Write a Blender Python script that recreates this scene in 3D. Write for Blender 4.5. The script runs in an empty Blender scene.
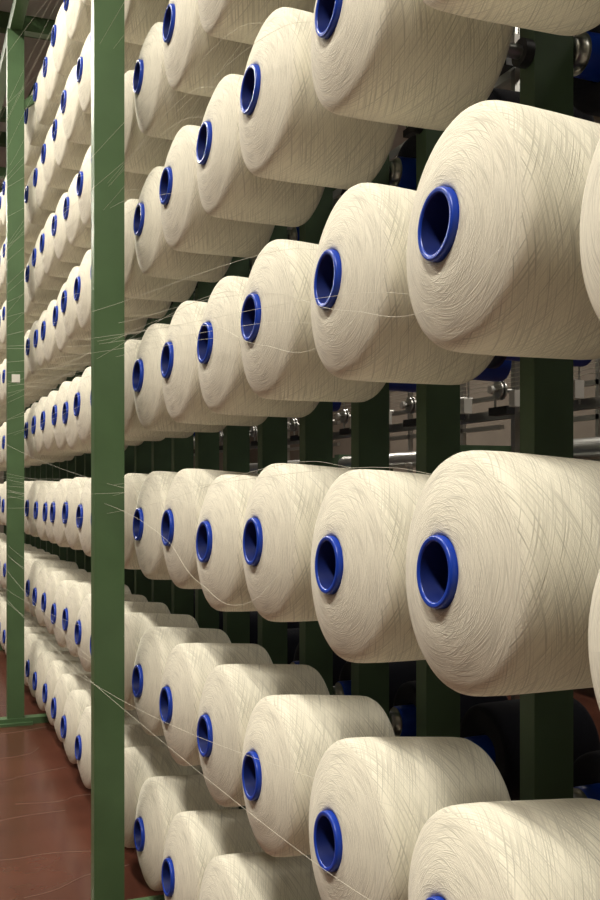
import bpy, bmesh, math, random
from mathutils import Matrix, Vector
random.seed(7)
S=bpy.context.scene
S.view_settings.view_transform='Standard'
S.view_settings.look='None'
S.view_settings.exposure=0.22
S.view_settings.gamma=0.92

# ------------------------------------------------------------ materials
def mat(name, col, rough=0.5, metal=0.0, noise=0.0, nscale=20, emis=None, estr=0, bump=0.0):
    m=bpy.data.materials.new(name); m.use_nodes=True
    nt=m.node_tree; b=nt.nodes['Principled BSDF']
    b.inputs['Base Color'].default_value=(*col,1)
    b.inputs['Roughness'].default_value=rough
    b.inputs['Metallic'].default_value=metal
    if noise>0 or bump>0:
        tc=nt.nodes.new('ShaderNodeTexCoord'); n=nt.nodes.new('ShaderNodeTexNoise')
        n.inputs['Scale'].default_value=nscale; n.inputs['Detail'].default_value=6
        nt.links.new(tc.outputs['Object'],n.inputs['Vector'])
        r=nt.nodes.new('ShaderNodeMapRange')
        r.inputs['From Min'].default_value=0.3; r.inputs['From Max'].default_value=0.7
        r.inputs['To Min'].default_value=1-noise; r.inputs['To Max'].default_value=1+noise
        nt.links.new(n.outputs['Fac'],r.inputs['Value'])
        mx=nt.nodes.new('ShaderNodeVectorMath'); mx.operation='SCALE'
        mx.inputs[0].default_value=col
        nt.links.new(r.outputs['Result'],mx.inputs['Scale'])
        nt.links.new(mx.outputs['Vector'],b.inputs['Base Color'])
        if bump>0:
            bp=nt.nodes.new('ShaderNodeBump'); bp.inputs['Strength'].default_value=bump
            bp.inputs['Distance'].default_value=0.002
            nt.links.new(n.outputs['Fac'],bp.inputs['Height']); nt.links.new(bp.outputs['Normal'],b.inputs['Normal'])
    if emis:
        b.inputs['Emission Color'].default_value=(*emis,1); b.inputs['Emission Strength'].default_value=estr
    return m

def yarn_mat(name,col,slope,var=0.12,bumpd=0.0012,scale=560,us=9):
    m=bpy.data.materials.new(name); m.use_nodes=True
    nt=m.node_tree; N=nt.nodes; L=nt.links; b=N['Principled BSDF']
    b.inputs['Roughness'].default_value=0.95
    b.inputs['Specular IOR Level'].default_value=0.08
    b.inputs['Sheen Weight'].default_value=0.12
    uv=N.new('ShaderNodeUVMap'); sp=N.new('ShaderNodeSeparateXYZ'); L.new(uv.outputs['UV'],sp.inputs[0])
    def fam(slope,scale,off,detail=2.5,us=us):
        a=N.new('ShaderNodeMath'); a.operation='MULTIPLY_ADD'
        L.new(sp.outputs['X'],a.inputs[0]); a.inputs[1].default_value=slope; L.new(sp.outputs['Y'],a.inputs[2])
        s=N.new('ShaderNodeMath'); s.operation='MULTIPLY'; L.new(a.outputs[0],s.inputs[0]); s.inputs[1].default_value=scale
        u=N.new('ShaderNodeMath'); u.operation='MULTIPLY_ADD'; L.new(sp.outputs['X'],u.inputs[0]); u.inputs[1].default_value=us; u.inputs[2].default_value=off
        c=N.new('ShaderNodeCombineXYZ'); L.new(s.outputs[0],c.inputs[0]); L.new(u.outputs[0],c.inputs[1])
        n=N.new('ShaderNodeTexNoise'); n.inputs['Scale'].default_value=1; n.inputs['Detail'].default_value=detail
        L.new(c.outputs[0],n.inputs['Vector']); return n.outputs['Fac']
    f1=fam(slope,scale,0); f2=fam(-slope,scale,31); f3=fam(slope*.3,70,77,1,8)
    def mth(op,a,bb):
        x=N.new('ShaderNodeMath'); x.operation=op
        for i,v in enumerate((a,bb)):
            if isinstance(v,(int,float)): x.inputs[i].default_value=v
            else: L.new(v,x.inputs[i])
        return x.outputs[0]
    mn=mth('MINIMUM',f1,f2)
    h=mth('ADD',mth('MULTIPLY',mn,0.88),mth('MULTIPLY',f3,0.12))
    r=N.new('ShaderNodeMapRange'); r.inputs['From Min'].default_value=0.30; r.inputs['From Max'].default_value=0.52
    r.inputs['To Min'].default_value=1-var*2.0; r.inputs['To Max'].default_value=1+var*0.3
    L.new(h,r.inputs['Value'])
    oi=N.new('ShaderNodeObjectInfo')
    rr=N.new('ShaderNodeMapRange'); rr.inputs['To Min'].default_value=0.94; rr.inputs['To Max'].default_value=1.03
    L.new(oi.outputs['Random'],rr.inputs['Value'])
    k=mth('MULTIPLY',r.outputs['Result'],rr.outputs['Result'])
    sc=N.new('ShaderNodeVectorMath'); sc.operation='SCALE'; sc.inputs[0].default_value=col
    L.new(k,sc.inputs['Scale']); L.new(sc.outputs['Vector'],b.inputs['Base Color'])
    bp=N.new('ShaderNodeBump'); bp.inputs['Strength'].default_value=1.0; bp.inputs['Distance'].default_value=bumpd
    L.new(h,bp.inputs['Height']); L.new(bp.outputs['Normal'],b.inputs['Normal'])
    return m

YC=(0.79,0.762,0.645)
M_yarn=yarn_mat('cream_yarn_body',YC,0.34,0.17,0.0016)
M_face=yarn_mat('cream_yarn_face',YC,0.11,0.13,0.0013,700,12)
M_black=yarn_mat('black_yarn_body',(0.012,0.013,0.020),0.35)
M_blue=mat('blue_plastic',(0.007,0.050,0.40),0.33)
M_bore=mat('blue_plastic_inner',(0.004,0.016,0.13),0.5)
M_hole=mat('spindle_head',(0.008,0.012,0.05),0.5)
M_green=mat('green_paint',(0.088,0.158,0.072),0.40,noise=0.10,nscale=9,bump=0.1)
M_dgreen=mat('dark_green_paint',(0.078,0.132,0.070),0.5,noise=0.15,nscale=9)
M_steel=mat('steel',(0.50,0.50,0.48),0.35,1.0)
M_dark=mat('dark_plastic',(0.02,0.02,0.022),0.5)
M_white=mat('ceramic',(0.75,0.73,0.68),0.3)
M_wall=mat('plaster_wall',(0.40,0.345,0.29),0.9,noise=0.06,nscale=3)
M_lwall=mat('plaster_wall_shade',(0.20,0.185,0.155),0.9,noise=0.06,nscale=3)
M_ceil=mat('ceiling_concrete',(0.60,0.59,0.56),0.9,noise=0.12,nscale=2)
M_red=mat('red_brown_paint',(0.20,0.06,0.045),0.5,noise=0.1,nscale=6)
M_beige=mat('beige_machine_paint',(0.36,0.30,0.24),0.5,noise=0.06,nscale=5)
M_bluem=mat('blue_machine_paint',(0.05,0.10,0.22),0.5,noise=0.06,nscale=5)
M_strand=mat('yarn_strand',(0.7,0.68,0.58),0.8)
M_scrap=mat('floor_scrap_yarn',(0.38,0.30,0.24),0.8)
M_tube=mat('lamp_tube',(1,1,1),0.5,emis=(1,0.95,0.85),estr=6)
M_floor=mat('red_floor',(0.115,0.042,0.027),0.22,noise=0.25,nscale=3.0,bump=0.25)

# ------------------------------------------------------------ mesh helpers
def newobj(name,bm,mats,smooth=False,parent=None):
    me=bpy.data.meshes.new(name); bm.to_mesh(me); bm.free()
    for m in mats: me.materials.append(m)
    ob=bpy.data.objects.new(name,me); S.collection.objects.link(ob)
    if parent: ob.parent=parent
    return ob

def box(bm,c,d,mi=0,rot=None):
    vs=[]
    for sx in(-.5,.5):
        for sy in(-.5,.5):
            for sz in(-.5,.5):
                v=Vector((sx*d[0],sy*d[1],sz*d[2]))
                if rot: v=rot@v
                vs.append(bm.verts.new(v+Vector(c)))
    for f in((0,1,3,2),(4,6,7,5),(0,4,5,1),(2,3,7,6),(0,2,6,4),(1,5,7,3)):
        fc=bm.faces.new([vs[i] for i in f]); fc.material_index=mi
    
def beam(bm,p,q,w,h,mi=0):
    p=Vector(p);q=Vector(q);d=q-p
    rot=d.to_track_quat('X','Z').to_matrix()
    box(bm,(p+q)/2,(d.length,w,h),mi,rot)

def lathe(bm,prof,mi,segs,M=Matrix.Identity(4),face_mi=None,face_t=0):
    uvl=bm.loops.layers.uv.verify()
    rings=[]; vl=[0]
    for i in range(1,len(prof)):
        vl.append(vl[-1]+math.dist(prof[i],prof[i-1]))
    for t,r in prof:
        rings.append([bm.verts.new(M@Vector((t,r*math.cos(2*math.pi*j/segs),r*math.sin(2*math.pi*j/segs)))) for j in range(segs)])
    for i in range(len(prof)-1):
        m=mi
        if face_mi is not None and prof[i+1][0]<=face_t: m=face_mi
        for j in range(segs):
            k=(j+1)%segs
            f=bm.faces.new((rings[i][j],rings[i+1][j],rings[i+1][k],rings[i][k]))
            f.material_index=m; f.smooth=True
            us=(j/segs*.82,j/segs*.82,(j+1)/segs*.82,(j+1)/segs*.82)
            vsn=(vl[i],vl[i+1],vl[i+1],vl[i])
            for lp,u,v in zip(f.loops,us,vsn): lp[uvl].uv=(u,v)
    return rings

def cyl(bm,p,q,r,mi=0,segs=12):
    p=Vector(p);q=Vector(q);d=q-p
    M=Matrix.Translation(p)@d.to_track_quat('X','Z').to_matrix().to_4x4()
    lathe(bm,[(0,0.0001),(0,r)],mi,segs,M); lathe(bm,[(0,r),(d.length,r)],mi,segs,M); lathe(bm,[(d.length,r),(d.length,0.0001)],mi,segs,M)

def yarn_profile(rs,ls,rnd):
    base=[(.0100,.0383),(.0078,.0400),(.0072,.045),(.0090,.060),(.0118,.072),(.0152,.084),(.0190,.096),(.0226,.1065),(.0264,.1165),
          (.0292,.1225),(.0322,.1265),(.0365,.1290),(.0425,.1301),(.052,.1306),(.075,.1306),(.10,.1298),(.13,.1285),(.16,.1272),(.185,.1262),(.200,.1255),
          (.209,.1244),(.215,.121),(.2185,.115),(.219,.098),(.217,.08),(.215,.06),(.211,.034)]
    out=[]
    for t,r in base:
        out.append((t*ls if t>.05 else t, .0383+(r-.0383)*rs if r>.0383 else r))
    return [(t+rnd.uniform(-.0006,.0006),r) if .05<r<.11 else (t,r) for t,r in out]

def tube(bm,M,s2):
    lathe(bm,[(.0,.0362),(.0006,.0375),(.0020,.0382),(.0045,.0384),(.02,.0386)],1,s2,M)
    lathe(bm,[(.0018,.0315),(.0005,.0322),(.0,.0334),(.0,.0362)],1,s2,M)
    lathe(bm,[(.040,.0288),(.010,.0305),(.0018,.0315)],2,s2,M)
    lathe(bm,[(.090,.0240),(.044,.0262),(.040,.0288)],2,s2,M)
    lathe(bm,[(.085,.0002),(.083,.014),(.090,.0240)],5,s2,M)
    lathe(bm,[(.205,.0325),(.246,.0315),(.249,.030)],1,s2,M)
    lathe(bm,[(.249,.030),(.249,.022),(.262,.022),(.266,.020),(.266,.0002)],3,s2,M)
def build_cone(bm,M,segs,rs=1,ls=1,rnd=random):
    lathe(bm,yarn_profile(rs,ls,rnd),0,segs,M,4,.031)
    tube(bm,M,max(16,segs//2))

YM=[M_yarn,M_blue,M_bore,M_steel,M_face,M_hole]
KM=[M_black,M_blue,M_bore,M_steel,M_black,M_hole]
def cone_mesh(name,segs,rs,ls,mats):
    bm=bmesh.new(); build_cone(bm,Matrix.Identity(4),segs,rs,ls)
    me=bpy.data.meshes.new(name); bm.to_mesh(me); bm.free()
    for m in mats: me.materials.append(m)
    return me
near=[cone_mesh('yarn_cone_mesh',128,rs,ls,YM) for rs,ls in((.985,1),(.975,1.0),(.995,1.01),(.955,.99),(.98,.985))]

X0=0.512; Y0=0.912; DY=0.29; CAMZ=1.03
HS=(1.70,1.34,.985,.645,.275,-.083,-.455,-.82)
ROWS=[CAMZ+h for h in HS]
XP=X0+.345
COLOFF={-1:.012,0:.006,1:.004,2:.028,3:.010,4:.0,5:-.004}
YAW={-1:-1.5,0:-1.0,1:-.3,2:.4,3:.8,4:1.2}
def ypos(k): return Y0+DY*(k if k>=0 else k*1.15)+COLOFF.get(k,0)
ZOFF={(-1,4):-.05,(-1,5):-.04,(1,5):-.015,(0,6):-.008,(0,4):.004,(1,3):-.012,(1,6):-.004,(3,5):-.012,(2,6):-.004}
def tilt(k): return Matrix.Rotation(math.radians(YAW.get(k,1.8)),4,'Z')@Matrix.Rotation(math.radians(2.4),4,'Y')
def spin(): return Matrix.Rotation(random.uniform(-.5,.5),4,'X')
KN=8; KF=30
for k in range(-1,KN):
    for ri,z in enumerate(ROWS):
        jr=Matrix.Rotation(math.radians(random.uniform(-.7,.7)),4,'Z')@Matrix.Rotation(math.radians(random.uniform(-.7,.7)),4,'Y')
        rs=random.choice(near)
        ob=bpy.data.objects.new('yarn_cone',rs); S.collection.objects.link(ob)
        ob.matrix_world=Matrix.Translation((X0+random.uniform(-.003,.003),ypos(k)+random.uniform(-.003,.003),z+ZOFF.get((k,ri),0)+random.uniform(-.003,.003)))@tilt(k)@jr@spin()
bm=bmesh.new()
for k in range(KN,KF):
    for z in ROWS:
        build_cone(bm,Matrix.Translation((X0+random.uniform(-.006,.006),ypos(k)+random.uniform(-.006,.006),z+random.uniform(-.008,.008)))@tilt(k)@spin(),48 if k<16 else 32,random.uniform(.93,1.01))
newobj('yarn_cone_bank',bm,YM)
TB=Matrix.Rotation(math.pi,4,'Z')
bm=bmesh.new()
for k in range(-1,22):
    for ri,z in enumerate(ROWS):
        M=Matrix.Translation((XP+.035+.266+.004,ypos(k),z-.01))@TB
        if ri in(4,5):
            tube(bm,M,24); lathe(bm,[(.02,.0386),(.205,.0325)],1,24,M)
            lathe(bm,[(.19,.034),(.19,.05),(.205,.05),(.205,.033)],5,24,M)
        else:
            build_cone(bm,M,64 if k<8 else 32,random.choice((.36,.46,.56)))
newobj('black_yarn_cone_bank',bm,KM)

# ------------------------------------------------------------ creel frame
bm=bmesh.new()
TOP=3.05
def channel(bm,x,y,z0,z1,wx,wy,mi=0,th=.005):
    box(bm,(x,y-wy/2+th/2,(z0+z1)/2),(wx,th,z1-z0),mi)
    box(bm,(x-wx/2+th/2,y+th/2,(z0+z1)/2),(th,wy-th,z1-z0),mi)
    box(bm,(x+wx/2-th/2,y+th/2,(z0+z1)/2),(th,wy-th,z1-z0),mi)
for k in range(-1,KF):
    channel(bm,XP,ypos(k),0.012,TOP,.066,.036,1)
    for ri,z in enumerate(ROWS):
        p=Matrix.Translation((X0,ypos(k),z+ZOFF.get((k,ri),0)))@tilt(k)
        cyl(bm,p@Vector((.20,0,0)),p@Vector((.325,0,0)),.010,2,10)
        cyl(bm,p@Vector((.298,0,0)),p@Vector((.312,0,0)),.020,3,14)
        cyl(bm,(XP+.033,ypos(k),z-.01),(XP+.10,ypos(k),z-.01),.010,2,10)
PY=[Y0+DY*5.13+i*DY*7.45 for i in(0,1,2,3)]
XF=X0-.060
for i,y in enumerate(PY):
    channel(bm,XF,y,0.012,TOP,.072,.042,0)
    box(bm,(XF,y,.006),(.14,.11,.012),0)
    beam(bm,(XF-.40,y,.014),(XP+.45,y,.014),.06,.028,0)
    beam(bm,(XF-.02,y+.0,TOP+.03),(XP+.5,y,TOP+.03),.05,.06,0)
    for dx in(-.05,.05): cyl(bm,(XF+dx,y+.035,.012),(XF+dx,y+.035,.022),.009,2,6)
    beam(bm,(XF,y,TOP-.35),(XP,y+.0,TOP-.02),.03,.03,0)
beam(bm,(XP,ypos(-1)-.1,TOP+.03),(XP,ypos(KF),TOP+.03),.05,.06,0)
beam(bm,(XF,PY[0]-.1,TOP+.03),(XF,ypos(KF),TOP+.03),.05,.06,0)
beam(bm,(XP,ypos(-1)-.1,.006),(XP,ypos(KF),.006),.12,.012,0)
box(bm,(XF,PY[1]-.0225,1.52),(.035,.002,.035),4)
newobj('creel_frame',bm,[M_green,M_dgreen,M_steel,M_dark,M_white])

# ------------------------------------------------------------ yarn tensioner rack behind
bm=bmesh.new()
XR=1.75
for i in range(18):
    yy=.3+i*.58
    box(bm,(XR,yy,1.5),(.022,.022,3.0),1)
    for half in(0,.29):
      y2=yy+half
      for z in ROWS:
        zz=z+.03
        cyl(bm,(XR+.02,y2,zz),(XR-.09,y2,zz),.006,1,8)
        cyl(bm,(XR-.050,y2,zz),(XR-.056,y2,zz),.030,1,20)
        cyl(bm,(XR-.062,y2,zz),(XR-.068,y2,zz),.028,1,20)
        cyl(bm,(XR-.085,y2,zz),(XR-.095,y2,zz),.013,2,12)
        cyl(bm,(XR-.03,y2+.07,zz-.07),(XR-.03,y2+.07,zz+.14),.004,1,6)
        cyl(bm,(XR-.03,y2-.06,zz-.07),(XR-.03,y2-.06,zz+.10),.003,1,6)
        box(bm,(XR-.03,y2+.035,zz-.06),(.03,.10,.025),3)
        box(bm,(XR-.04,y2-.06,zz-.03),(.03,.03,.05),2)
        cyl(bm,(XR-.03,y2+.07,zz+.14),(XR-.03,y2+.07,zz+.15),.014,2,10)
for z in ROWS:
    beam(bm,(XR+.02,.1,z-.035),(XR+.02,10.3,z-.035),.02,.03,1)
beam(bm,(XR,.1,3.02),(XR,10.3,3.02),.05,.04,0)
for z in ROWS:
    for j in range(9):
        cyl(bm,(XR-.075-j*.006,.1+j*.05,z+.03+j*.012),(XR-.075-j*.004,10,z+.035+j*.013),.0009,4,4)
newobj('yarn_tensioner_rack',bm,[M_dgreen,M_steel,M_white,M_dark,M_strand])

# ------------------------------------------------------------ background machines
def machine(name,x,y):
    e=bpy.data.objects.new(name,None); S.collection.objects.link(e); e.location=(x,y,0)
    bm=bmesh.new()
    for yy in(-.95,.95):
        box(bm,(0,yy,.6),(.9,.10,1.0),0); box(bm,(.1,yy,1.2),(.5,.09,.25),0)
        box(bm,(-.3,yy,.06),(.5,.2,.12),2)
    for yy in(-.5,-.1,.3,.7):
        box(bm,(.2,yy,.95),(.03,.03,1.9),1)
    for zz in (1.45,1.65,1.85): beam(bm,(.2,-1,zz),(.2,1,zz),.03,.03,1)
    newobj('side_frames',bm,[M_dgreen,M_steel,M_dark],parent=e)
    bm=bmesh.new()
    for zz,r,xx in((.55,.22,0),(1.05,.08,-.25),(1.25,.06,-.1)):
        cyl(bm,(xx,-.9,zz),(xx,.9,zz),r,0,24)
    newobj('rollers',bm,[M_steel],parent=e)
    bm=bmesh.new()
    cyl(bm,(0,-.8,.55),(0,.8,.55),.36,0,40)
    for yy in(-.86,.80): cyl(bm,(0,yy,.55),(0,yy+.05,.55),.42,1,40)
    newobj('warp_beam',bm,[M_beige,M_red],parent=e)
    bm=bmesh.new()
    box(bm,(-.5,1.15,1.0),(.35,.25,.5),0); box(bm,(-.5,1.15,.37),(.12,.12,.74),0)
    box(bm,(-.685,1.15,1.1),(.02,.18,.18),1)
    newobj('control_cabinet',bm,[M_bluem,M_dark],parent=e)
for i in range(4): machine('warping_machine',3.5,1.3+i*2.7)

# ------------------------------------------------------------ room
XA,XB,YA,YB,H=-3.2,6.0,-2.5,18.0,4.6
def shell(name,c,d,m):
    bm=bmesh.new(); box(bm,c,d); return newobj(name,bm,[m])
shell('floor',((XA+XB)/2,(YA+YB)/2,-.05),(XB-XA+.4,YB-YA+.4,.1),M_floor)
shell('ceiling',((XA+XB)/2,(YA+YB)/2,H+.05),(XB-XA+.4,YB-YA+.4,.1),M_ceil)
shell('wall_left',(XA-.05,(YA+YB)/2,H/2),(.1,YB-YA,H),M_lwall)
shell('wall_right',(XB+.05,(YA+YB)/2,H/2),(.1,YB-YA,H),M_wall)
shell('wall_back',((XA+XB)/2,YB+.05,H/2),(XB-XA+.2,.1,H),M_wall)
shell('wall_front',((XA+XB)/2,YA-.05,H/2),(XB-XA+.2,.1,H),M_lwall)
for i in range(6):
    y=2.6+i*2.6
    bm=bmesh.new()
    beam(bm,(XA,y,H-.06),(XB,y,H-.06),.10,.12)
    beam(bm,(XA,y,H-.75),(XB,y,H-.75),.08,.09)
    n=16; w=(XB-XA)/n
    for j in range(n):
        x=XA+j*w
        beam(bm,(x,y,H-.75),(x+w/2,y,H-.08),.05,.05); beam(bm,(x+w/2,y,H-.08),(x+w,y,H-.75),.05,.05)
    newobj('roof_truss',bm,[M_green])
bm=bmesh.new()
cyl(bm,(-.1,YA,H-1.05),(-.1,YB,H-1.05),.10,0,20); cyl(bm,(.25,YA,H-1.0),(.25,YB,H-1.0),.04,1,12)
for y in range(0,17,2): box(bm,(-.1,y+.6,H-.5),(.02,.02,1.0),0)
newobj('ceiling_duct',bm,[M_steel,M_dgreen])

def lamp(x,y,z,L,power,col=(1,.94,.84)):
    bm=bmesh.new()
    box(bm,(0,0,.05),(.22,L,.06),0)
    for s in(-.06,.06): cyl(bm,(s,-L/2+.03,.0),(s,L/2-.03,.0),.013,1,12)
    for yy in(-L/2+.02,L/2-.02): box(bm,(0,yy,.0),(.18,.02,.05),0)
    for yy in(-L/3,L/3): cyl(bm,(0,yy,.08),(0,yy,H-z),.004,0,6)
    o=newobj('fluorescent_lamp',bm,[M_white,M_tube]); o.location=(x,y,z)
    l=bpy.data.lights.new('lamp_light','AREA'); l.shape='RECTANGLE'; l.size=.22; l.size_y=L; l.energy=power; l.color=col
    lo=bpy.data.objects.new('lamp_light',l); S.collection.objects.link(lo); lo.parent=o; lo.location=(0,0,-.04)
lamp(-.7,-.1,3.85,1.6,118)
lamp(-.7,3.1,3.85,1.6,96)
lamp(-.7,6.6,3.85,2.0,95)
lamp(-.7,10.8,3.85,2.4,120)
lamp(3.0,1.0,3.9,2.0,45)
lamp(3.0,5.5,3.9,2.0,55)
lamp(3.0,10.5,3.9,2.0,75)
w=bpy.data.worlds.new('w'); S.world=w; w.use_nodes=True
w.node_tree.nodes['Background'].inputs[0].default_value=(1,.95,.86,1); w.node_tree.nodes['Background'].inputs[1].default_value=.03

# ------------------------------------------------------------ strands of yarn drawn off the cones
def strand(cu,pts):
    s=cu.splines.new('BEZIER'); s.bezier_points.add(len(pts)-1)
    for bp,p in zip(s.bezier_points,pts):
        bp.co=p; bp.handle_left_type=bp.handle_right_type='AUTO'
cu=bpy.data.curves.new('loose_yarn_strands','CURVE'); cu.dimensions='3D'; cu.bevel_depth=.00026; cu.bevel_resolution=1
r=random.Random(23)
for k in range(0,16):
    for z in ROWS[1:-1]:
        for rep in range(2 if k<9 else 1):
          if r.random()<(.5 if k<9 else .35):
            y=ypos(k); a=r.uniform(-.6,1.6)
            q=Vector((X0+.028,y+.112*math.cos(a),z+.112*math.sin(a)))
            dz=r.uniform(-.05,.30); ln=r.uniform(1.6,3.5); ox=r.uniform(.10,.30)
            e=Vector((X0-ox,y+ln,z+dz))
            mid=q.lerp(e,.35)+Vector((-.03,0,-.012)); m2=q.lerp(e,.7)+Vector((-.02,0,-.012))
            strand(cu,[q+Vector((.012,0,0)),q+Vector((-.022,.05,.01)),mid,m2,e])
for k,ri,s in((0,4,1),(1,4,1),(2,5,-1),(3,3,1)):
    y=ypos(k); z=ROWS[ri]
    strand(cu,[(X0+.02,y-.10,z-.04),(X0-.02,y-.06,z-.09),(X0-.05,y+.10,z-.075),(X0-.05,y+.35,z-.01),(X0-.09,y+1.2,z+.08)])
ob=bpy.data.objects.new('loose_yarn_strands',cu); S.collection.objects.link(ob); cu.materials.append(M_strand)
cu2=bpy.data.curves.new('floor_yarn_scraps','CURVE'); cu2.dimensions='3D'; cu2.bevel_depth=.0005
for i in range(14):
    x=r.uniform(-.6,.35); y=r.uniform(2.2,5.0)
    pts=[]
    for j in range(4):
        pts.append((x,y,.0008)); x+=r.uniform(.03,.17); y+=r.uniform(-.05,.08)
    strand(cu2,pts)
ob=bpy.data.objects.new('floor_yarn_scraps',cu2); S.collection.objects.link(ob); cu2.materials.append(M_scrap)

# ------------------------------------------------------------ camera
cd=bpy.data.cameras.new('camera'); cam=bpy.data.objects.new('camera',cd); S.collection.objects.link(cam)
cam.location=(0,0,CAMZ); cam.rotation_euler=(math.pi/2,0,-math.radians(21.55))
cd.sensor_fit='VERTICAL'; cd.sensor_height=36; cd.sensor_width=24; cd.lens=40; cd.shift_y=40/900; cd.clip_start=.02
S.camera=cam
